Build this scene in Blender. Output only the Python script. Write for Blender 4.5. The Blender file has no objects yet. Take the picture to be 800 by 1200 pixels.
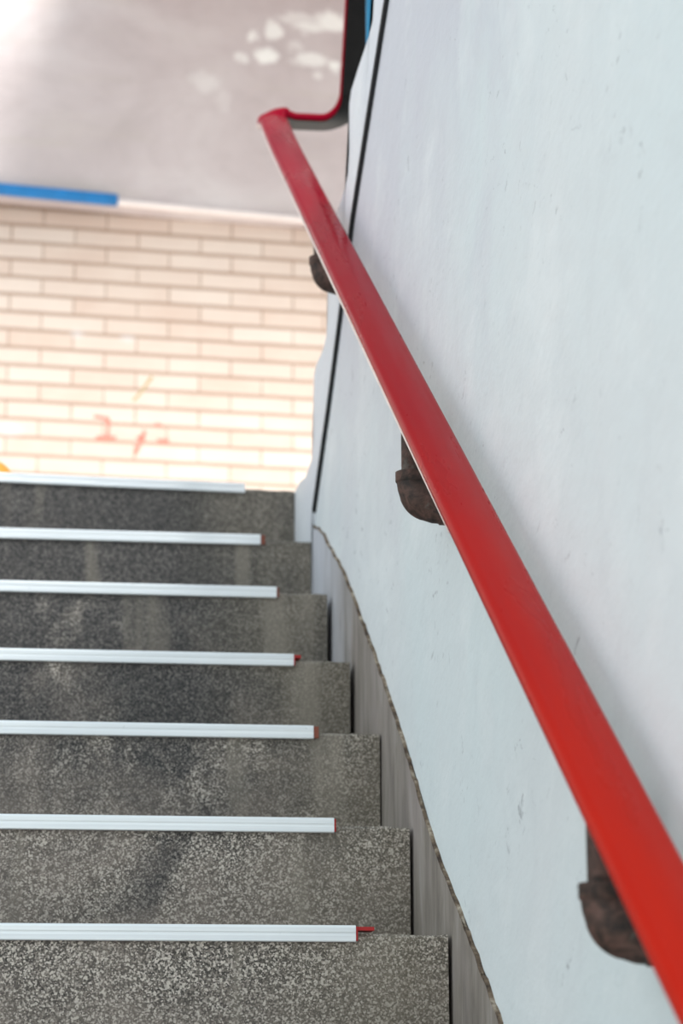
import bpy, bmesh, math, random
from mathutils import Vector, Matrix
random.seed(4)
SC = bpy.context.scene
COL = SC.collection

# ------------------------------------------------------------------ helpers
def link(name, me, mat=None, parent=None):
    o = bpy.data.objects.new(name, me)
    COL.objects.link(o)
    if mat is not None:
        for m in (mat if isinstance(mat, (list, tuple)) else [mat]):
            me.materials.append(m)
    if parent is not None:
        o.parent = parent
    return o

def tag(o, label=None, cat=None, group=None, kind=None):
    if label: o['label'] = label
    if cat: o['category'] = cat
    if group: o['group'] = group
    if kind: o['kind'] = kind
    return o

def empty(name, loc=(0, 0, 0)):
    o = bpy.data.objects.new(name, None)
    COL.objects.link(o)
    o.location = loc
    o.empty_display_size = .1
    return o

def new_mesh(bm, name, smooth=False, angle=None):
    bmesh.ops.recalc_face_normals(bm, faces=bm.faces[:])
    me = bpy.data.meshes.new(name)
    bm.to_mesh(me)
    bm.free()
    if smooth:
        me.shade_smooth()
        if angle is not None:
            me.set_sharp_from_angle(angle=math.radians(angle))
    return me

def add_prism(bm, pts, x0, x1, axis='X'):
    """polygon pts (a,b) extruded along X (pts = Y,Z) or Z (pts = X,Y)"""
    def P(a, b, c):
        return (c, a, b) if axis == 'X' else (a, b, c)
    lo = [bm.verts.new(P(a, b, x0)) for a, b in pts]
    hi = [bm.verts.new(P(a, b, x1)) for a, b in pts]
    n = len(pts)
    bm.faces.new(lo[::-1]); bm.faces.new(hi)
    for k in range(n):
        bm.faces.new((lo[k], lo[(k + 1) % n], hi[(k + 1) % n], hi[k]))

def add_box(bm, x0, x1, y0, y1, z0, z1):
    add_prism(bm, [(y0, z0), (y1, z0), (y1, z1), (y0, z1)], x0, x1)

def add_tube(bm, path, rad, n=20, cap=True):
    """round tube along a path; rad is a number or a list"""
    pts = [Vector(p) for p in path]
    rings = []
    ref = None
    for k, p in enumerate(pts):
        a = pts[max(k - 1, 0)]; b = pts[min(k + 1, len(pts) - 1)]
        t = (b - a).normalized()
        if ref is None:
            ref = Vector((0, 1, 0)) if abs(t.y) < .9 else Vector((1, 0, 0))
        u = (ref - t * ref.dot(t)).normalized(); v = t.cross(u); ref = u
        r = rad[k] if isinstance(rad, (list, tuple)) else rad
        rings.append([bm.verts.new(p + u * r * math.cos(2 * math.pi * j / n) + v * r * math.sin(2 * math.pi * j / n)) for j in range(n)])
    for k in range(len(rings) - 1):
        for j in range(n):
            bm.faces.new((rings[k][j], rings[k][(j + 1) % n], rings[k + 1][(j + 1) % n], rings[k + 1][j]))
    if cap:
        bm.faces.new(rings[0][::-1]); bm.faces.new(rings[-1])

# ------------------------------------------------------------------ materials
def mat(name, col=(.5, .5, .5), rough=.6, metal=0., spec=.5):
    m = bpy.data.materials.new(name); m.use_nodes = True
    b = m.node_tree.nodes['Principled BSDF']
    b.inputs['Base Color'].default_value = (*col, 1)
    b.inputs['Roughness'].default_value = rough
    b.inputs['Metallic'].default_value = metal
    b.inputs['Specular IOR Level'].default_value = spec
    return m

class N:
    """tiny node-graph writer"""
    def __init__(s, m):
        s.t = m.node_tree; s.b = s.t.nodes['Principled BSDF']
        s.co = s.t.nodes.new('ShaderNodeTexCoord').outputs['Object']
    def put(s, sock, v):
        if hasattr(v, 'links'): s.t.links.new(v, sock)
        else:
            if isinstance(v, (tuple, list)) and len(v) == 3 and sock.type == 'RGBA': v = (*v, 1)
            sock.default_value = v
    def map(s, scale=(1, 1, 1), loc=(0, 0, 0), rot=(0, 0, 0), src=None):
        n = s.t.nodes.new('ShaderNodeMapping'); s.put(n.inputs['Vector'], src or s.co)
        n.inputs['Scale'].default_value = scale; n.inputs['Location'].default_value = loc; n.inputs['Rotation'].default_value = rot
        return n.outputs[0]
    def noise(s, v, scale, detail=4, rough=.55, dist=0.):
        n = s.t.nodes.new('ShaderNodeTexNoise'); s.put(n.inputs['Vector'], v)
        n.inputs['Scale'].default_value = scale; n.inputs['Detail'].default_value = detail
        n.inputs['Roughness'].default_value = rough; n.inputs['Distortion'].default_value = dist
        return n.outputs['Fac']
    def voro(s, v, scale, feature='F1', out='Distance'):
        n = s.t.nodes.new('ShaderNodeTexVoronoi'); n.feature = feature; s.put(n.inputs['Vector'], v)
        n.inputs['Scale'].default_value = scale
        return n.outputs[out]
    def ramp(s, f, stops):
        n = s.t.nodes.new('ShaderNodeValToRGB'); s.put(n.inputs[0], f)
        e = n.color_ramp.elements
        while len(e) < len(stops): e.new(.5)
        for k, (p, c) in enumerate(stops):
            e[k].position = p; e[k].color = (c, c, c, 1) if not isinstance(c, (tuple, list)) else (*c, 1)
        return n.outputs['Color']
    def mix(s, f, a, b, mode='MIX'):
        n = s.t.nodes.new('ShaderNodeMix'); n.data_type = 'RGBA'; n.blend_type = mode
        s.put(n.inputs[0], f); s.put(n.inputs[6], a); s.put(n.inputs[7], b)
        return n.outputs[2]
    def math(s, op, a, b=0.):
        n = s.t.nodes.new('ShaderNodeMath'); n.operation = op
        s.put(n.inputs[0], a); s.put(n.inputs[1], b)
        return n.outputs[0]
    def xyz(s, v=None):
        n = s.t.nodes.new('ShaderNodeSeparateXYZ'); s.put(n.inputs[0], v or s.co)
        return n.outputs
    def color(s, v): s.put(s.b.inputs['Base Color'], v)
    def rough(s, v): s.put(s.b.inputs['Roughness'], v)
    def bump(s, h, strength=.3, dist=.002):
        n = s.t.nodes.new('ShaderNodeBump'); s.put(n.inputs['Height'], h)
        n.inputs['Strength'].default_value = strength; n.inputs['Distance'].default_value = dist
        s.t.links.new(n.outputs[0], s.b.inputs['Normal'])

# speckled terrazzo-like concrete of the steps
def terrazzo():
    m = mat('speckled_concrete', rough=.75, spec=.35); g = N(m)
    cells = g.voro(g.co, 580, out='Color')
    c1 = g.xyz(cells)[0]
    cells2 = g.xyz(g.voro(g.map(loc=(3, 1, 7)), 410, out='Color'))[1]
    grit = g.ramp(c1, [(0, (.032, .030, .029)), (.45, (.115, .106, .096)), (.75, (.25, .228, .206)), (1, (.60, .565, .53))])
    grit = g.mix(g.ramp(cells2, [(.80, 0), (.93, .85)]), grit, (.62, .59, .54))
    # soaked / polished dark patches, drawn out downward
    st = g.noise(g.map(scale=(8, 3, 5)), 1.0, 5, .6, .8)
    fine = g.noise(g.map(scale=(40, 30, 14)), 1.0, 4, .65)
    yy = g.xyz()[1]; xx = g.xyz()[0]
    flight_bias = g.math('MULTIPLY', g.math('SUBTRACT', yy, .42), .27)        # dark patches spread and dust thins up the flight
    sd = g.math('SUBTRACT', g.math('ADD', g.math('MULTIPLY', st, .8), g.math('MULTIPLY', fine, .25)), flight_bias)
    dark = g.ramp(sd, [(.45, .97), (.58, 0)])
    col = g.mix(dark, grit, g.mix(.72, grit, (.017, .020, .027)))
    # dusty film
    du = g.noise(g.map(scale=(5, 4, 7), loc=(4, 2, 1)), 1.0, 5, .6, .6)
    # dust lies thickest on the foot of each riser
    foot = g.math('SUBTRACT', .5, g.math('FRACT', g.math('DIVIDE', g.math('SUBTRACT', g.xyz()[2], .002), .16)))
    dust = g.ramp(g.math('ADD', g.math('SUBTRACT', du, g.math('MULTIPLY', flight_bias, .7)), g.math('MULTIPLY', foot, .26)), [(.40, 0), (.64, .62)])
    col = g.mix(dust, col, g.mix(.35, (.29, .252, .225), grit))
    gre = g.noise(g.map(scale=(4, 4, 3), loc=(9, 9, 3)), 1.2, 3, .6)
    edge = g.ramp(g.math('MULTIPLY', g.math('ADD', xx, .26), 4.), [(.05, 0), (.75, .85)])
    col = g.mix(g.math('MULTIPLY', edge, g.ramp(gre, [(.3, .3), (.6, .8)])), col, g.mix(.40, (.20, .18, .135), grit))
    # thin pale lime runs
    run = g.ramp(g.noise(g.map(scale=(15, 1.3, 1.3), loc=(1.3, 0, 0)), 1.0, 2, .5), [(.60, 0), (.70, .55)])
    col = g.mix(run, col, (.27, .25, .215))
    g.color(g.mix(1., col, (1.04, .99, .955), 'MULTIPLY'))
    g.bump(g.math('ADD', c1, g.math('MULTIPLY', fine, 1.5)), .25, .0012)
    return m

def plaster(name, base, cool, warm, specks=1., lilac_tone=False):
    m = mat(name, rough=.62, spec=.3); g = N(m)
    big = g.noise(g.map(scale=(1, 1.1, .8)), 1.6, 3, .5, .5)
    col = g.mix(g.ramp(big, [(.35, 0), (.65, 1)]), cool, warm)
    col = g.mix(.5, col, base)
    if lilac_tone:        # lavender-grey tone, blended in high on the inner part of the wall
        q = g.xyz()
        nz = g.math('MULTIPLY', g.math('SUBTRACT', g.noise(g.map(scale=(3, 3.2, 2.2), loc=(1, 4, 2)), 1.2, 5, .6, .5), .5), .9)
        ay = g.ramp(g.math('ADD', g.math('ADD', q[1], .75), nz), [(.15, 0), (.62, 1)])
        az = g.ramp(g.math('ADD', g.math('SUBTRACT', q[2], .45), nz), [(.1, 0), (.75, 1)])
        col = g.mix(g.math('MULTIPLY', g.math('MULTIPLY', ay, az), .85), col, (.60, .60, .665))
    streak = g.noise(g.map(scale=(6, 8, 7)), 1., 6, .7, .6)
    col = g.mix(g.ramp(streak, [(.5, 0), (.8, .30)]), col, (.58, .60, .63))
    pale = g.noise(g.map(scale=(5, 4.5, 6), loc=(2, 5, 1)), 1., 4, .6)
    col = g.mix(g.ramp(pale, [(.52, 0), (.75, .45)]), col, (.88, .90, .91))
    sp = g.noise(g.map(scale=(60, 30, 45)), 1., 3, .7, .6)
    zone = g.ramp(g.noise(g.map(scale=(2, 2.4, 2.4), loc=(7, 3, 2)), 1.7, 4, .6), [(.45, 0), (.62, 1)])
    col = g.mix(g.math('MULTIPLY', g.ramp(sp, [(.63, 0), (.72, .6 * specks)]), zone), col, (.24, .25, .27))
    g.color(col)
    h = g.math('ADD', g.math('MULTIPLY', g.noise(g.map(scale=(10, 5, 8)), 1., 5, .6), 1.), g.math('MULTIPLY', g.noise(g.map(scale=(60, 22, 35)), 1., 3, .6), .35))
    g.bump(h, .5, .007)
    return m

def skirting_mat():
    m = mat('grey_skirting_cement', rough=.8, spec=.25); g = N(m)
    a = g.noise(g.map(scale=(10, 22, 5)), 1., 5, .65, .5)
    col = g.ramp(a, [(.3, (.15, .13, .115)), (.5, (.255, .222, .195)), (.7, (.35, .315, .29))])
    b = g.noise(g.map(scale=(4, 4, 3), loc=(3, 2, 2)), 1.5, 3)
    col = g.mix(g.ramp(b, [(.45, 0), (.7, .6)]), col, (.36, .31, .30))
    # white wall paint slopped over the top end of the skirting
    yy = g.xyz()[1]
    n = g.math('ADD', yy, g.math('MULTIPLY', g.math('SUBTRACT', a, .5), .5))
    col = g.mix(g.ramp(g.math('MULTIPLY', n, .5), [(.42, 0), (.64, .9)]), col, (.56, .57, .63))
    g.color(col); g.bump(a, .4, .004)
    return m

def brick_mat():
    m = mat('cream_brick', rough=.8, spec=.2); g = N(m)
    n = g.t.nodes.new('ShaderNodeTexBrick')
    s = g.xyz()
    cb = g.t.nodes.new('ShaderNodeCombineXYZ')
    w = g.math('MULTIPLY', g.math('SUBTRACT', g.noise(g.map(scale=(9, 9, 9)), 1., 3), .5), .006)
    g.put(cb.inputs[0], g.math('ADD', s[0], .055)); g.put(cb.inputs[1], g.math('ADD', s[2], w))
    g.put(n.inputs['Vector'], cb.outputs[0])
    n.offset = .5; n.offset_frequency = 2
    n.inputs['Color1'].default_value = (.62, .475, .395, 1)
    n.inputs['Color2'].default_value = (.69, .57, .495, 1)
    n.inputs['Mortar'].default_value = (.40, .275, .21, 1)
    n.inputs['Scale'].default_value = 1.
    n.inputs['Mortar Size'].default_value = .0042
    n.inputs['Mortar Smooth'].default_value = .35
    n.inputs['Bias'].default_value = 0.
    n.inputs['Brick Width'].default_value = .214
    n.inputs['Row Height'].default_value = .0618
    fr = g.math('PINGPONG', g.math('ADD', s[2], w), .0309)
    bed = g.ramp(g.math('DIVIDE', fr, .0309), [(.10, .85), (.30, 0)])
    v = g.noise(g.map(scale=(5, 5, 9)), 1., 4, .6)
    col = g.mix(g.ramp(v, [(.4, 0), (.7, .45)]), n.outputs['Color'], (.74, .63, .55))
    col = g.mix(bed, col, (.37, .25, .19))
    # a few pale paint dabs and one plaster patch
    for (x, z, rx, rz) in ((-.255, 2.345, .03, .022), (-.085, 2.34, .035, .02), (-.47, 2.0, .06, .035)):
        d = g.math('POWER', g.math('ADD', g.math('POWER', g.math('DIVIDE', g.math('SUBTRACT', s[0], x), rx), 2.), g.math('POWER', g.math('DIVIDE', g.math('SUBTRACT', s[2], z), rz), 2.)), .5)
        col = g.mix(g.ramp(d, [(.3, .3), (1., 0)]), col, (.74, .76, .80))
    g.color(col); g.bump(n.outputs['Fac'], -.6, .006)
    return m

def beam_mat():
    m = mat('stained_grey_concrete', rough=.85, spec=.2); g = N(m)
    a = g.noise(g.map(scale=(1.6, 1, 2.6)), 1.2, 5, .6, .5)
    col = g.ramp(a, [(.3, (.47, .40, .395)), (.5, (.56, .485, .48)), (.72, (.64, .575, .565))])
    b = g.noise(g.map(scale=(14, 4, 16)), 1., 4, .65)
    col = g.mix(g.ramp(b, [(.5, 0), (.8, .25)]), col, (.40, .34, .325))
    yb = g.noise(g.map(scale=(1.2, 1, 9), loc=(0, 0, 1)), 1.5, 3)
    col = g.mix(g.ramp(yb, [(.55, 0), (.8, .3)]), col, (.50, .45, .37))
    s = g.xyz()
    wx = g.math('MULTIPLY', g.math('SUBTRACT', g.noise(g.map(scale=(16, 1, 16)), 1., 4, .6), .5), .10)
    wz = g.math('MULTIPLY', g.math('SUBTRACT', g.noise(g.map(scale=(16, 1, 16), loc=(5, 0, 5)), 1., 4, .6), .5), .07)
    X = g.math('ADD', s[0], wx); Z = g.math('ADD', s[2], wz)
    tot = None
    for (x, z, rx, rz, k) in BLOTCH:
        d = g.math('ADD', g.math('POWER', g.math('DIVIDE', g.math('SUBTRACT', X, x), rx), 2.), g.math('POWER', g.math('DIVIDE', g.math('SUBTRACT', Z, z), rz), 2.))
        f = g.ramp(d, [(.25, k), (1., 0)])
        tot = f if tot is None else g.math('MAXIMUM', tot, f)
    col = g.mix(tot, col, (.90, .88, .84))
    g.color(col); g.bump(a, .2, .004)
    return m

def red_mat():
    m = mat('red_handrail_plastic', rough=.27, spec=.03); g = N(m)
    a = g.noise(g.map(scale=(20, 3, 3)), 1., 4, .6, .3)
    # orange-red on the lower run, turning crimson on the upper one
    yy = g.xyz()[1]
    n = g.math('ADD', yy, g.math('MULTIPLY', g.math('SUBTRACT', g.noise(g.map(scale=(14, 1.5, 1.5), loc=(1, 2, 3)), 1., 3), .5), .9))
    col = g.ramp(g.math('MULTIPLY', g.math('ADD', n, 1.3), .36), [(.05, (.52, .017, .006)), (.45, (.35, .003, .007)), (.95, (.33, .003, .021))])
    col = g.mix(g.ramp(a, [(.35, .14), (.65, 0)]), col, (.24, .003, .006))
    g.color(col)
    g.rough(g.ramp(a, [(.3, .24), (.7, .36)]))
    g.bump(g.noise(g.map(scale=(60, 12, 12)), 1., 3), .03, .002)
    return m

def rust_mat():
    m = mat('rusty_iron', rough=.7, spec=.4); g = N(m)
    a = g.noise(g.map(scale=(60, 60, 60)), 1., 5, .65, .6)
    col = g.ramp(a, [(.32, (.012, .011, .010)), (.48, (.055, .032, .025)), (.62, (.115, .06, .047)), (.8, (.17, .125, .10))])
    b = g.noise(g.map(scale=(38, 38, 38), loc=(3, 3, 3)), 1., 4, .6)
    col = g.mix(g.ramp(b, [(.60, 0), (.72, .7)]), col, (.14, .16, .135))
    g.color(col); g.bump(a, .5, .002)
    return m

def strip_mat():
    m = mat('brushed_aluminium_strip', rough=.42, metal=.25, spec=.5); g = N(m)
    a = g.noise(g.map(scale=(3, 200, 200)), 1., 3)
    col = g.ramp(a, [(.3, (.70, .73, .76)), (.7, (.83, .855, .87))])
    d = g.noise(g.map(scale=(60, 120, 120)), 1., 2)
    col = g.mix(g.ramp(d, [(.74, 0), (.80, .5)]), col, (.3, .32, .34))
    g.color(col)
    return m

def simple(name, col, rough, var=.12, scale=8., spec=.4, metal=0.):
    m = mat(name, rough=rough, spec=spec, metal=metal); g = N(m)
    a = g.noise(g.map(scale=(scale,) * 3), 1., 4, .6)
    lo = tuple(c * (1 - var) for c in col); hi = tuple(min(1, c * (1 + var)) for c in col)
    g.color(g.ramp(a, [(.3, lo), (.7, hi)]))
    return m

def sealant_mat():
    m = mat('brown_cracked_sealant', rough=.85, spec=.2); g = N(m)
    a = g.noise(g.map(scale=(40, 30, 30)), 1., 4, .7)
    g.color(g.ramp(a, [(.36, (.05, .035, .028)), (.5, (.16, .115, .08)), (.64, (.40, .34, .27))]))
    return m

# ------------------------------------------------------------------ camera
F = 2846.667
CAM = Vector((-.48653, -2.82337, -.20559))
yaw, pit, rol = .127875, .244292, -.003021
fw = Vector((math.sin(yaw) * math.cos(pit), math.cos(yaw) * math.cos(pit), math.sin(pit)))
r0 = Vector((math.cos(yaw), -math.sin(yaw), 0)); u0 = r0.cross(fw)
rt = r0 * math.cos(rol) + u0 * math.sin(rol); up = -r0 * math.sin(rol) + u0 * math.cos(rol)
cd = bpy.data.cameras.new('camera'); co = bpy.data.objects.new('camera', cd); COL.objects.link(co)
co.matrix_world = Matrix(((rt.x, up.x, -fw.x, CAM.x), (rt.y, up.y, -fw.y, CAM.y), (rt.z, up.z, -fw.z, CAM.z), (0, 0, 0, 1)))
cd.sensor_fit = 'VERTICAL'; cd.sensor_height = 36.; cd.lens = F / 1200 * 36.
cd.dof.use_dof = True; cd.dof.focus_distance = 2.8; cd.dof.aperture_fstop = 7.0
cd.clip_start = .05
SC.camera = co

# ------------------------------------------------------------------ the climbing flight
T, RISE = .28, .16
M_step = terrazzo(); M_strip = strip_mat(); M_red = red_mat()
M_back = simple('red_plastic_backing', (.40, .012, .012), .5)
M_brown = simple('faded_red_backing', (.22, .06, .035), .6)
DZ = {0: .0009, 1: -.0013, 2: .0024, 3: -.0025, 4: .0037, 5: -.0003, 6: .0060}
XE = {0: .000, 1: .000, 2: .002, 3: -.003, 4: -.004, 5: .001, 6: .0015}      # right end of each step
XS = {0: -.109, 1: -.099, 2: -.093, 3: -.091, 4: -.0895, 5: -.0905, 6: -.095}  # right end of each strip
STUB = {0: (.022, .010), 1: (.0025, .0), 2: (.0075, .0), 3: (.0115, .006), 4: (.004, 0.), 5: (.008, .004), 6: (.0, 0.)}
SKEW = {6: .060}
X0 = -2.6
stair = empty('staircase', (0, 0, -1.76))
tag(stair, 'speckled grey concrete steps with pale metal nosings beside the white wall', 'stairs')

def zl(i): return i * RISE + DZ.get(i, 0.)

def rough_prism(bm, pts, xs, amp, skew=0.):
    """stepped profile swept along X in many stations so the arrises are slightly chipped"""
    rings = []
    for x in xs:
        ring = []
        for k, (y, z, j) in enumerate(pts):
            ring.append(bm.verts.new((x, y + skew * min(x, 0.) + j * random.uniform(-amp, amp), z + j * random.uniform(-amp, amp * .4))))
        rings.append(ring)
    n = len(pts)
    for a, b in zip(rings[:-1], rings[1:]):
        for k in range(n):
            bm.faces.new((a[k], a[(k + 1) % n], b[(k + 1) % n], b[k]))
    bm.faces.new(rings[0][::-1]); bm.faces.new(rings[-1])

STEP_OBJ = {}
for i in range(-9, 7):
    y = i * T; z = zl(i); zb = zl(i - 1)
    ye = (i + 1) * T if i < 6 else y + .30
    b = .0035
    # (Y, Z, jitter)
    pts = [(y, zb - .06, 0), (y, zb + .03, 0), (y, z - b, 1), (y + b, z, 1), (y + .05, z, 0), (ye, z, 0), (ye, zb - .06, 0)]
    if SKEW.get(i + 1):     # the tread under a skewed riser runs back to meet it
        pass
    xe = XE.get(i, 0.)
    xs = [X0 + (xe - X0) * k / 150 for k in range(151)]
    bm = bmesh.new()
    rough_prism(bm, pts, xs, .0011, SKEW.get(i, 0.))
    o = link('step', new_mesh(bm, 'step'), M_step, stair)
    o.matrix_parent_inverse = Matrix.Translation((0, 0, 1.76))
    STEP_OBJ[i] = o
    if i < 0: continue
    # metal nosing: lipped profile over the arris
    x1 = XS[i]; sk = SKEW.get(i, 0.)
    prof = [(-.0010, -.0098), (-.0058, -.0098), (-.0066, -.0088), (-.0066, -.0026), (-.0062, -.0014), (-.0062, .0004), (-.0066, .0016),
            (-.0066, .0066), (-.0056, .0084), (-.0036, .0094), (.006, .0094), (.007, .0088), (.011, .0088), (.012, .0094), (.018, .0094), (.019, .0088), (.023, .0088), (.024, .0094), (.030, .0090), (.0345, .0015), (.0345, .0006), (-.0010, .0006)]
    bm = bmesh.new()
    A = [bm.verts.new((X0, y + a + sk * X0, z + c)) for a, c in prof]
    Bv = [bm.verts.new((x1, y + a + sk * x1, z + c)) for a, c in prof]
    n = len(prof)
    bm.faces.new(A[::-1]); bm.faces.new(Bv)
    for k in range(n):
        bm.faces.new((A[k], A[(k + 1) % n], Bv[(k + 1) % n], Bv[k]))
    s = link('nosing_strip', new_mesh(bm, 'nosing_strip'), M_strip, o)
    tag(s, 'pale ribbed metal nosing strip')
    w, w2 = STUB[i]
    if w > 0:
        bm = bmesh.new()
        tall = w if w < .009 else .0026
        # upright end of the red backing, and a tongue of it left along the tread edge
        add_prism(bm, [(y - .0048, z - .0085), (y - .0008, z - .0085), (y - .0008, z + .0006), (y + .028, z + .0006), (y + .028, z + .0078), (y - .0048, z + .0078)], x1 + .0001, x1 + tall)
        if w >= .009:
            add_box(bm, x1 + tall, x1 + w, y - .0028, y + .028, z + .0036, z + .0078)
        bk = link('strip_backing', new_mesh(bm, 'strip_backing'), M_brown if i in (2, 4, 5) else M_back, o)
        tag(bk, 'red plastic backing showing past the end of the metal nosing')

# ------------------------------------------------------------------ right-hand wall, skirting
XW = .0092
XST = .0022
def slide(pts, x_from, x_to):
    k = (x_to - CAM.x) / (x_from - CAM.x)
    return [(CAM.y + (y - CAM.y) * k, CAM.z + (z - CAM.z) * k) for y, z in pts]
M_wall = plaster('white_plaster', (.74, .765, .785), (.68, .795, .81), (.745, .775, .79), lilac_tone=True)
M_str = plaster('white_painted_stringer', (.72, .735, .775), (.68, .715, .79), (.75, .75, .78), .5)
M_skirt = skirting_mat(); M_seal = sealant_mat()
M_joint = simple('black_joint', (.022, .023, .025), .8)
# skirting / wall boundary (Y, Z) from the bottom up
SK = [(-3.2, -1.79), (-.745, -.396), (-.242, -.110), (-.16, -.062), (-.057, -.003), (.09, .076), (.217, .151), (.33, .232), (.438, .3036), (.55, .376), (.665, .446), (.80, .526), (.929, .602), (1.06, .672), (1.193, .735), (1.33, .80), (1.45, .866)]
def jig(pts, n=6, amp=.0022):
    out = []
    for (a, b), (c, d) in zip(pts[:-1], pts[1:]):
        for k in range(n):
            t = k / n
            j = random.uniform(-amp, amp)
            out.append((a + (c - a) * t - j * .5, b + (d - b) * t + j))
    out.append(pts[-1])
    return out
SK = slide(SK, .012, .005)
SKJ = jig([q for q in SK if q[0] < 1.36] + [(1.405, SK[-1][1] * .5 + SK[-2][1] * .5 + .012)])
# joint between spandrel wall and the stringer of the upper flight (on plane X = XW)
CR = [(1.547, .891), (1.323, 1.025), (1.15, 1.140), (.989, 1.256), (.807, 1.349), (.564, 1.470)]
slope = -.60
CR_FAR = [(.0, 1.80), (-3.2, 1.80 + .58 * 3.2)]
CRL = slide(CR + CR_FAR, .024, .0062)
# spandrel wall: everything between skirting top and the raking joint
SKW = [(y + .010, z - .012) for y, z in SK]        # tuck behind the skirting
poly = SKW[:-1] + [(1.46, .845)] + CRL
bm = bmesh.new(); add_prism(bm, poly, XW, .0545)
bmesh.ops.triangulate(bm, faces=[f for f in bm.faces if len(f.verts) > 4])
wall = link('wall_right', new_mesh(bm, 'wall_right'), M_wall); tag(wall, 'white plastered wall rising beside the steps under the red handrail', kind='structure')

# skirting: proud of the plaster, follows the flight
low = [(-3.2, -2.2), (1.74, .62)]
poly = [(-3.2, -2.2)] + SKJ + [(1.41, .55)]
bm = bmesh.new(); add_prism(bm, poly, .0048, XW - .0003)
bmesh.ops.triangulate(bm, faces=[f for f in bm.faces if len(f.verts) > 4])
sk = link('baseboard_right', new_mesh(bm, 'baseboard_right'), M_skirt); tag(sk, 'grey cement skirting running up the wall beside the steps', kind='structure')
# cracked sealant line on top of the skirting
bm = bmesh.new()
pv = None
for k, (y, z) in enumerate(SKJ):
    if y < -1.2: continue
    w = random.uniform(.0006, .0018)
    q = [bm.verts.new((.0044, y + w * .3, z - w)), bm.verts.new((.0044, y - w * .3, z + w * .9)), bm.verts.new((XW + .0005, y - w * .3, z + w)), bm.verts.new((XW + .0005, y + w * .3, z - w))]
    if pv:
        for j in range(4): bm.faces.new((pv[j], pv[(j + 1) % 4], q[(j + 1) % 4], q[j]))
    else: bm.faces.new(q)
    pv = q
bm.faces.new(pv[::-1])
se = link('sealant_line', new_mesh(bm, 'sealant_line'), M_seal, sk)

# ------------------------------------------------------------------ upper flight turning back towards the camera
upper = empty('upper_staircase', (.6, 1.6, .96))
inv = Matrix.Translation((-.6, -1.6, -.96))
tag(upper, 'return flight above the white wall, its stepped white edge seen side on', 'stairs')
SAW = slide([(1.748, .968), (1.64, .985), (1.585, 1.005), (1.560, 1.035), (1.556, 1.10), (1.548, 1.158), (1.515, 1.168), (1.40, 1.164), (1.352, 1.176), (1.336, 1.205), (1.332, 1.30), (1.30, 1.342), (1.22, 1.352), (1.08, 1.356), (1.045, 1.366), (1.028, 1.40), (1.026, 1.485), (1.00, 1.499), (.90, 1.500), (.775, 1.498), (.735, 1.504), (.722, 1.53), (.720, 1.655), (.70, 1.667), (.45, 1.667), (.43, 1.69), (.43, 1.825), (.41, 1.835), (.15, 1.835), (.14, 1.86), (.14, 1.995), (.12, 2.005), (-.14, 2.005), (-.15, 2.175), (-.43, 2.175), (-.43, 2.345), (-.71, 2.345), (-.71, 2.515), (-1.0, 2.515), (-1.0, 2.685), (-1.3, 2.685), (-1.3, 2.85), (-1.6, 2.85), (-1.6, 3.02), (-3.2, 3.95)], .024, XST)
g_ = .0085
edge = [(y + g_ * .5, z + g_ * .9) for y, z in CRL]
SKE = SKJ[-1]
poly = [(1.50, .945), (1.60, .962), (1.735, .9655), (1.735, .70), (1.406, .70), (1.406, SKE[1] + .001)] + edge + SAW[:1:-1]
bm = bmesh.new(); add_prism(bm, poly, XST, .055)
bmesh.ops.triangulate(bm, faces=[f for f in bm.faces if len(f.verts) > 4])
o = link('stringer', new_mesh(bm, 'stringer'), M_str, upper); o.matrix_parent_inverse = inv
# dark joint filler, sunk between stringer and wall
bm = bmesh.new()
jo = [(y - .0005, z - .0005) for y, z in CRL] + [(y + .0005, z + .0005) for y, z in edge[::-1]]
add_prism(bm, jo, XST + .0006, .054)
bmesh.ops.triangulate(bm, faces=[f for f in bm.faces if len(f.verts) > 4])
o = link('joint_filler', new_mesh(bm, 'joint_filler'), M_joint, upper); o.matrix_parent_inverse = inv
tag(o, 'black gap raking up between stringer and wall')
for (ya, yb, za, zb) in ((1.336, 1.556, .90, 1.160), (1.03, 1.336, 1.05, 1.348), (.722, 1.03, 1.2, 1.496), (.43, .722, 1.36, 1.664), (.14, .43, 1.53, 1.832), (-.15, .14, 1.70, 2.002), (-.43, -.15, 1.87, 2.172), (-.71, -.43, 2.04, 2.342)):
    (ya, zb), (yb, za) = slide([(ya, zb), (yb, za)], .024, XST)
    bm = bmesh.new(); add_prism(bm, [(yb - .006, za), (yb - .006, zb - .006), (ya - .0055, zb - .006), (ya - .0055, za + .15)], .0553, 1.35)
    o = link('step', new_mesh(bm, 'step'), M_step, upper); o.matrix_parent_inverse = inv

# ------------------------------------------------------------------ handrail
rail = empty('handrail', (-.041, -.01, .62))
rinv = Matrix.Translation((.041, .01, -.62))
tag(rail, 'bright red handrail on rusty pipe brackets sloping up the white wall', 'handrail')
M_steel = simple('dark_steel_bar', (.013, .012, .012), .42, .3, 30, spec=.4, metal=.2)
M_rust = rust_mat()
M_pale = simple('pale_edge_glint', (.80, .66, .60), .4, .12, 12)
M_blue = simple('bright_blue_paint', (.006, .165, .43), .4, .15, 14)
M_teal = simple('deep_blue_paint', (.008, .20, .38), .45, .15, 14)
RS, RB = .6312, .657          # slope, intercept of the rail's mid height
def rz(y): return RB + RS * y
# centre path
XC = -.0410
path = []
ys = [-2.3 + k * .06 for k in range(0, 1000) if -2.3 + k * .06 < 1.65] + [1.68]
for y in ys: path.append(Vector((XC, y, rz(y) + .008 * max(0., (y - 1.4) / .28) ** 2)))
zt = 1.758
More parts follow.
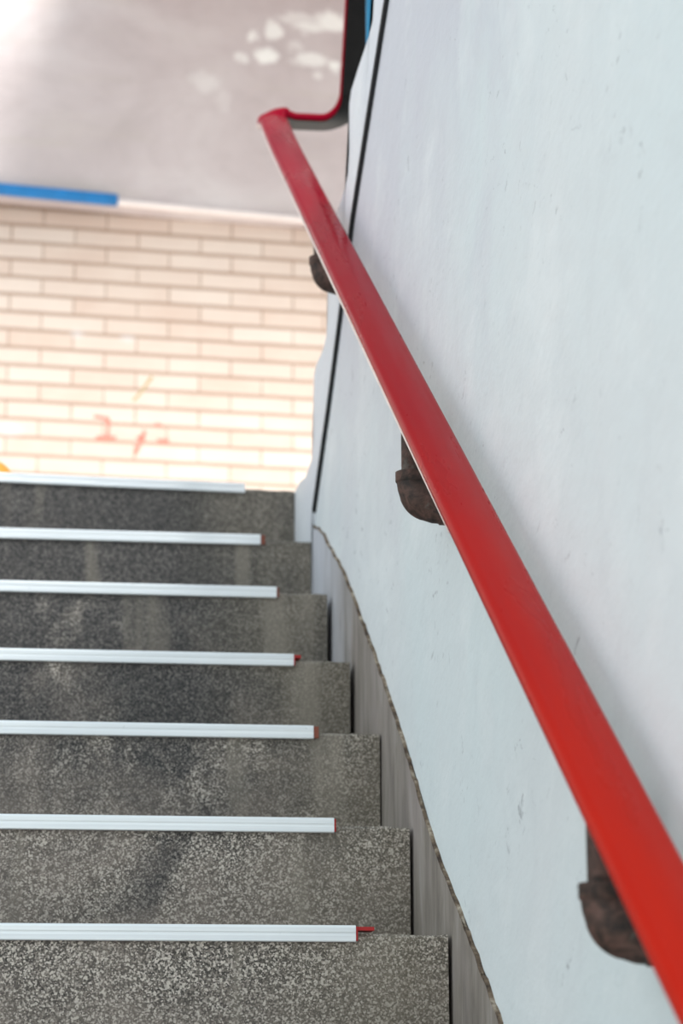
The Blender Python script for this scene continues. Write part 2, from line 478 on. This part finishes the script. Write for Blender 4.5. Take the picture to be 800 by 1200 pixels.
# first bend: towards +X
R1 = .033
cx, cy = XC + R1, 1.715
n1 = 10
for k in range(0, n1 + 1):
    a = math.pi - (math.pi / 2) * k / n1
    path.append(Vector((cx + R1 * math.cos(a), cy + R1 * math.sin(a) , rz(1.68) + (zt - rz(1.68)) * math.sin((k + 1) / (n1 + 1) * math.pi / 2) + .017 * math.sin(math.pi * (k + 2) / (n1 + 3)))))
# short level run, second bend back towards the camera
R2 = .062
cx2 = .1205 - R2
for k in range(1, 4): path.append(Vector((cx + (cx2 - cx) * k / 4, cy + R1, zt)))
n2 = 12
for k in range(0, n2 + 1):
    a = math.pi / 2 - (math.pi / 2) * k / n2
    dz = .040 * (1 - math.cos(k / n2 * math.pi / 2))
    path.append(Vector((cx2 + R2 * math.cos(a), cy + R1 - R2 + R2 * math.sin(a), zt + dz)))
p = path[-1].copy()
for k in range(1, 26):
    d = .06 * k
    path.append(p + Vector((-.066 * min(d, .25), -d, .64 * d)))
# frames
frames = []
wide = []
for k, q in enumerate(path):
    a = path[max(k - 1, 0)]; b = path[min(k + 1, len(path) - 1)]
    t = (b - a).normalized()
    s = t.cross(Vector((0, 0, 1))).normalized()
    frames.append((q, s, s.cross(t).normalized()))
    th = (k - len(ys)) / n1 * math.pi / 2
    wide.append(1 + .2 * math.sin(2 * th) ** 1.3 if 0 < th < math.pi / 2 else 1.)   # squarer outer corner on the first bend
W = .0285                     # half width
def sweep(bm, prof, i0=0, i1=None, closed=True):
    fr = list(zip(frames, wide))[i0:i1]
    rings = [[bm.verts.new(q + s * (a * (w_ if a < 0 else 1.)) + n * c) for a, c in prof] for (q, s, n), w_ in fr]
    m = len(prof)
    for r1_, r2_ in zip(rings[:-1], rings[1:]):
        for k in range(m): bm.faces.new((r1_[k], r1_[(k + 1) % m], r2_[(k + 1) % m], r2_[k]))
    bm.faces.new(rings[0][::-1]); bm.faces.new(rings[-1])
# moulded cap: crowned top, rolled shoulders, lips turned in underneath
outer = []
for k in range(0, 9):         # left shoulder
    a = math.pi * 1.15 - (math.pi * .65) * k / 8
    outer.append((-W + .0105 + .0105 * math.cos(a), .0005 + .0105 * math.sin(a)))
for k in range(1, 8):         # crown
    u = k / 8
    x = (-W + .0105) + (2 * W - .021) * u
    outer.append((x, .0110 + .0030 * math.sin(math.pi * u)))
outer += [(-a, c) for a, c in outer[8::-1]]
inner = [(W - .004, -.0062), (W - .0045, -.0030), (W - .0045, .0040), (-W + .0045, .0040), (-W + .0045, -.0030), (-W + .004, -.0062)]
prof = outer + inner
bm = bmesh.new(); sweep(bm, prof)
o = link('rail_cover', new_mesh(bm, 'rail_cover', True, 50), M_red, rail); o.matrix_parent_inverse = rinv
# flat steel bar the cover is clipped over
bm = bmesh.new(); sweep(bm, [(-W + .0052, -.0082), (-W + .0052, .0036), (W - .0052, .0036), (W - .0052, -.0082)])
o = link('steel_bar', new_mesh(bm, 'steel_bar'), M_steel, rail); o.matrix_parent_inverse = rinv
tag(o, 'dark steel bar under the red cover')
# pale bead standing in for the reflection on the stair-side lip
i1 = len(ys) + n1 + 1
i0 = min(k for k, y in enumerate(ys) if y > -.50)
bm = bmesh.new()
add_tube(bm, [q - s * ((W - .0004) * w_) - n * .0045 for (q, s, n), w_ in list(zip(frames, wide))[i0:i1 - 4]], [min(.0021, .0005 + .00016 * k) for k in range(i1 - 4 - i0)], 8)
o = link('glint_bead', new_mesh(bm, 'glint_bead', True), M_pale, rail); o.matrix_parent_inverse = rinv
tag(o, 'reflected glint added as a pale bead along the red cover')
# three pipe brackets
def bracket(yb, drop):
    zb = rz(yb) - .020 - drop      # underside of the elbow
    zc = zb + .016                 # centre line of the outlet
    rb = .031
    # elbow: collar, bend, outlet to the wall, wall flange
    bm = bmesh.new()
    add_tube(bm, [(XC, yb, zc + rb + .016), (XC, yb, zc + rb + .0155), (XC, yb, zc + rb + .004), (XC, yb, zc + rb + .002)], [.0160, .0178, .0178, .0162], 28)
    bend = [(XC, yb, zc + rb + .003)]
    for k in range(0, 13):
        a = math.pi - (math.pi / 2) * k / 12 * 1.0
        ex = .0068 * math.sin(math.pi * k / 12) ** .7
        q = rb - ex
        bend.append((XC + rb + q * math.cos(a), yb, zc + rb - q * math.sin(a)))
    bend += [(XC + rb + .006, yb, zc)]
    add_tube(bm, bend, [.0163] + [.0163 + .0068 * math.sin(math.pi * k / 12) ** .7 for k in range(13)] + [.0163], 28)
    add_tube(bm, [(XC + rb + .004, yb, zc), (XC + rb + .005, yb, zc), (XC + rb + .016, yb, zc), (XC + rb + .017, yb, zc)], [.0163, .0178, .0178, .0165], 28)
    e = link('bracket', new_mesh(bm, 'bracket', True, 40), M_rust, rail); e.matrix_parent_inverse = rinv
    tag(e, 'rusty pipe elbow bracket')
    bm = bmesh.new()
    zt_ = rz(yb) - .0085
    add_tube(bm, [(XC, yb, zc + rb + .010), (XC, yb, zt_)], .0105, 24)
    pp = link('pipe', new_mesh(bm, 'pipe', True, 40), M_rust, e)
    bm = bmesh.new()
    add_tube(bm, [(XC + rb + .014, yb, zc), (XW - .001, yb, zc)], .0105, 24)
    pp = link('pipe', new_mesh(bm, 'pipe', True, 40), M_rust, e)
for yb, dr in ((-.945, .131), (-.01, .140), (.91, .113)):
    bracket(yb, dr)
# blue post under the upper run
bm = bmesh.new()
PY = 1.10
zr = min(frames, key=lambda f: abs(f[0].y - PY) + (9 if f[0].x < .05 else 0))[0].z
zs = max(z for (y, z) in slide([(1.2, 1.348)], .024, XST))
add_tube(bm, [(.0765, PY, zs - .006), (.0765, PY, zr - .004)], .0125, 20)
o = link('post', new_mesh(bm, 'post', True, 40), M_teal, rail); o.matrix_parent_inverse = rinv
tag(o, 'bright blue post of the upper run')

# ------------------------------------------------------------------ landing, far wall
M_floor = simple('pale_landing_paving', (.70, .68, .645), .8, .1, 6)
LZ = zl(6)
bm = bmesh.new()
yl = 6 * T + .30
pf = [(X0, yl + SKEW[6] * X0), (.0125, yl), (.058, yl), (.058, 1.76), (4., 1.76), (4., 6.5), (-5., 6.5), (-5., yl + SKEW[6] * X0)]
add_prism(bm, pf, LZ - .30, LZ - .001, 'Z')
bmesh.ops.triangulate(bm, faces=[f for f in bm.faces if len(f.verts) > 4])
fl = link('floor', new_mesh(bm, 'floor'), M_floor); tag(fl, 'pale sunlit landing at the top of the steps', kind='structure')
bm = bmesh.new(); add_box(bm, X0, 1.5, -12, 1.6, -1.85, -1.765)
fl2 = link('floor_lower', new_mesh(bm, 'floor_lower'), M_floor); tag(fl2, 'pavement at the foot of the steps', kind='structure')

# cream brick wall, swung a few degrees off square
M_brick = brick_mat()
def plane_frame(o, x, y, deg):
    o.location = (x, y, 0); o.rotation_euler = (0, 0, math.radians(deg))
bm = bmesh.new(); add_box(bm, -4.5, 4.0, 0, .22, LZ, 3.655)
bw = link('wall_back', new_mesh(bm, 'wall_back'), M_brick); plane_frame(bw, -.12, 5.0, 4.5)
tag(bw, 'sunlit cream brick wall across the landing', kind='structure')

# concrete beam over the bricks; local frame: x along the face, y = 0 is its face
BY, BA = 4.90, 8.0
ca, sa = math.cos(math.radians(BA)), math.sin(math.radians(BA))
def on_beam(x, y, off=0.):
    """where the sight line of a photo point meets the beam's face -> local (x, z)"""
    v = fw + rt * ((x - 400) / F) - up * ((y - 600) / F)
    n = Vector((-sa, ca, 0)); p0 = Vector((-.12, BY, 0)) + n * off
    s = (p0 - CAM).dot(n) / v.dot(n); P = CAM + v * s - Vector((-.12, BY, 0))
    return P.x * ca + P.y * sa, P.z
BLOTCH = []
for (px, py, rx, ry, k) in ((352, 22, 40, 9, .5), (388, 26, 30, 17, .95), (365, 32, 26, 10, .8), (320, 36, 13, 16, .85), (312, 66, 17, 13, .95), (296, 42, 9, 9, .8), (284, 68, 9, 9, .6), (345, 54, 14, 11, .4), (364, 70, 28, 11, .75), (392, 78, 12, 11, .9), (240, 95, 22, 16, .28), (372, 88, 10, 8, .5), (262, 118, 12, 18, .18)):
    lx, lz = on_beam(px, py); s_ = 7.75 / F
    BLOTCH.append((lx, lz, rx * s_, ry * s_, k))
M_beam = beam_mat()
xb, zbm = on_beam(250, 249)
bm = bmesh.new(); add_box(bm, -2.6, 1.5, 0, .095, zbm, 3.655)
be = link('wall_above', new_mesh(bm, 'wall_above'), M_beam); plane_frame(be, -.12, BY, BA)
tag(be, 'stained pinkish grey concrete band above the brick wall with white paint splashes', kind='structure')
# strips on its lower arris: blue on the left, pale pink to the right
xj, _ = on_beam(137, 240)
M_pink = simple('pale_pink_trim', (.80, .71, .68), .6, .06, 9)
def edge_strip(name, x0, x1, z0, z1, d, m):
    bm = bmesh.new()
    c = .006
    add_prism(bm, [(-d, z0 + c), (-d + c, z0), (.012, z0), (.012, z1), (-d + c, z1), (-d, z1 - c)], x0, x1)
    o = link(name, new_mesh(bm, name), m); plane_frame(o, -.12, BY - .0125 / ca, BA)
    return o
o = edge_strip('edge_strip', -2.6, xj, zbm - .012, zbm + .026, .012, M_blue)
tag(o, 'bright blue strip along the lower edge of the grey concrete above the bricks', 'strip')
o = edge_strip('edge_strip', xj + .002, 1.05, zbm - .010, zbm + .010, .008, M_pink)
tag(o, 'pale pink strip running right from the end of the blue strip above the bricks', 'strip')

# faint red brush marks on the bricks
M_mark = simple('faded_red_paint', (.66, .22, .17), .8, .1, 20)
M_ochre = simple('ochre_paint', (.45, .34, .18), .8, .1, 20)
cb_, sb_ = math.cos(math.radians(4.5)), math.sin(math.radians(4.5))
def on_brick(x, y):
    v = fw + rt * ((x - 400) / F) - up * ((y - 600) / F)
    n = Vector((-sb_, cb_, 0)); s = (Vector((-.12, 5.0, 0)) - CAM).dot(n) / v.dot(n)
    P = CAM + v * s - Vector((-.12, 5.0, 0))
    return P.x * cb_ + P.y * sb_, P.z
def strokes(name, lines, w, m, label):
    bm = bmesh.new()
    for ln in lines:
        q = [Vector((a, 0, c)) for a, c in (on_brick(*p_) for p_ in ln)]
        prev = None
        for k, p_ in enumerate(q):
            t = (q[min(k + 1, len(q) - 1)] - q[max(k - 1, 0)]).normalized(); nn = Vector((-t.z, 0, t.x)) * w * random.uniform(.7, 1.2)
            ring = [bm.verts.new(p_ + nn + Vector((0, dy, 0))) for dy in (-.0012, -.0004)] + [bm.verts.new(p_ - nn + Vector((0, dy, 0))) for dy in (-.0004, -.0012)]
            if prev:
                for j in range(4): bm.faces.new((prev[j], prev[(j + 1) % 4], ring[(j + 1) % 4], ring[j]))
            else: bm.faces.new(ring)
            prev = ring
        bm.faces.new(prev[::-1])
    o = link(name, new_mesh(bm, name), m); plane_frame(o, -.12, 5.0, 4.5)
    tag(o, label, 'graffiti')
strokes('graffiti_mark', [[(110, 488), (118, 489), (126, 491)], [(126, 489), (127, 500), (126, 512)], [(112, 513), (124, 513), (136, 513)]], .006, M_mark, 'faint red scrawl like a small cross, left one low on the brick wall')
strokes('graffiti_mark', [[(170, 505), (166, 513), (163, 522), (158, 533)], [(160, 513), (170, 514)], [(182, 497), (190, 499)], [(184, 516), (198, 517)]], .007, M_mark, 'faint red slanting scrawl, right one low on the brick wall')
strokes('graffiti_mark', [[(178, 441), (168, 456), (156, 470)]], .005, M_ochre, 'faint ochre slanting stroke on the brick wall above the red scrawls')

# orange ball on the landing
ball_y = 2.02
bm = bmesh.new(); bmesh.ops.create_uvsphere(bm, u_segments=32, v_segments=20, radius=.069)
v = fw + rt * ((-20 - 400) / F) - up * ((600 - 600) / F)
s_ = (ball_y - CAM.y) / v.y
o = link('orange_ball', new_mesh(bm, 'orange_ball', True), simple('orange_rubber', (.80, .36, .04), .5, .2, 25))
o.location = (CAM.x + v.x * s_, ball_y, LZ - .001 + .069)
tag(o, 'small orange ball on the landing behind the top step, cut by the left edge', 'ball')

# unseen slab added to keep the sun off the beam and upper bricks
bm = bmesh.new(); add_box(bm, -.35, 4., 3.70, 6.5, 3.66, 3.8)
ce = link('shade_slab', new_mesh(bm, 'shade_slab'), M_beam); tag(ce, 'unseen slab added over the landing to shade the beam and bricks', kind='structure')

bm = bmesh.new(); add_box(bm, 1.352, 1.55, -6., 2.1, -1.85, 5.5)  # unseen tall wall, added to keep direct sun off the steps
wo = link('shade_wall', new_mesh(bm, 'shade_wall'), M_wall); tag(wo, 'unseen wall added beyond the upper flight to shade the steps', kind='structure')

# ------------------------------------------------------------------ light
def sun(name, az, el, strength, col, angle):
    l = bpy.data.lights.new(name, 'SUN'); l.energy = strength; l.color = col; l.angle = math.radians(angle)
    o = bpy.data.objects.new(name, l); COL.objects.link(o)
    a, e = math.radians(az), math.radians(el)
    d = Vector((math.sin(a) * math.cos(e), -math.cos(a) * math.cos(e), math.sin(e)))   # towards the sun, az 0 = behind the camera
    o.rotation_euler = d.to_track_quat('Z', 'Y').to_euler()
    o.location = (0, -4, 6)
    return o
sun('sun', 40, 46, 9.0, (1., .975, .945), 33)
w = bpy.data.worlds.new('world'); SC.world = w; w.use_nodes = True
nt = w.node_tree; bg = nt.nodes['Background']
tc = nt.nodes.new('ShaderNodeTexCoord'); sp = nt.nodes.new('ShaderNodeSeparateXYZ'); nt.links.new(tc.outputs['Generated'], sp.inputs[0])
rp = nt.nodes.new('ShaderNodeValToRGB'); mr = nt.nodes.new('ShaderNodeMapRange')
mr.inputs[1].default_value = -.2; mr.inputs[2].default_value = 1.
nt.links.new(sp.outputs[2], mr.inputs[0]); nt.links.new(mr.outputs[0], rp.inputs[0])
e = rp.color_ramp.elements
e[0].position = 0; e[0].color = (.60, .62, .63, 1)
e[1].position = 1; e[1].color = (.80, .92, 1.0, 1)
k = e.new(.25); k.color = (.90, 1.0, 1.005, 1)
# the sky ahead, over the landing, is dimmed to cut sheen on the rail
m2 = nt.nodes.new('ShaderNodeMapRange'); m2.inputs[1].default_value = .0; m2.inputs[2].default_value = .6
m2.inputs[3].default_value = 1.; m2.inputs[4].default_value = .30
nt.links.new(sp.outputs[1], m2.inputs[0])
ml = nt.nodes.new('ShaderNodeMath'); ml.operation = 'MULTIPLY'; ml.inputs[1].default_value = 1.55
nt.links.new(m2.outputs[0], ml.inputs[0]); nt.links.new(ml.outputs[0], bg.inputs['Strength'])
nt.links.new(rp.outputs[0], bg.inputs['Color']); bg.inputs['Strength'].default_value = 1.28

SC.view_settings.view_transform = 'Standard'; SC.view_settings.look = 'None'
SC.view_settings.exposure = 0.; SC.view_settings.gamma = 1.; SC.view_settings.use_curve_mapping = False
SC.cycles.max_bounces = 10; SC.cycles.diffuse_bounces = 6
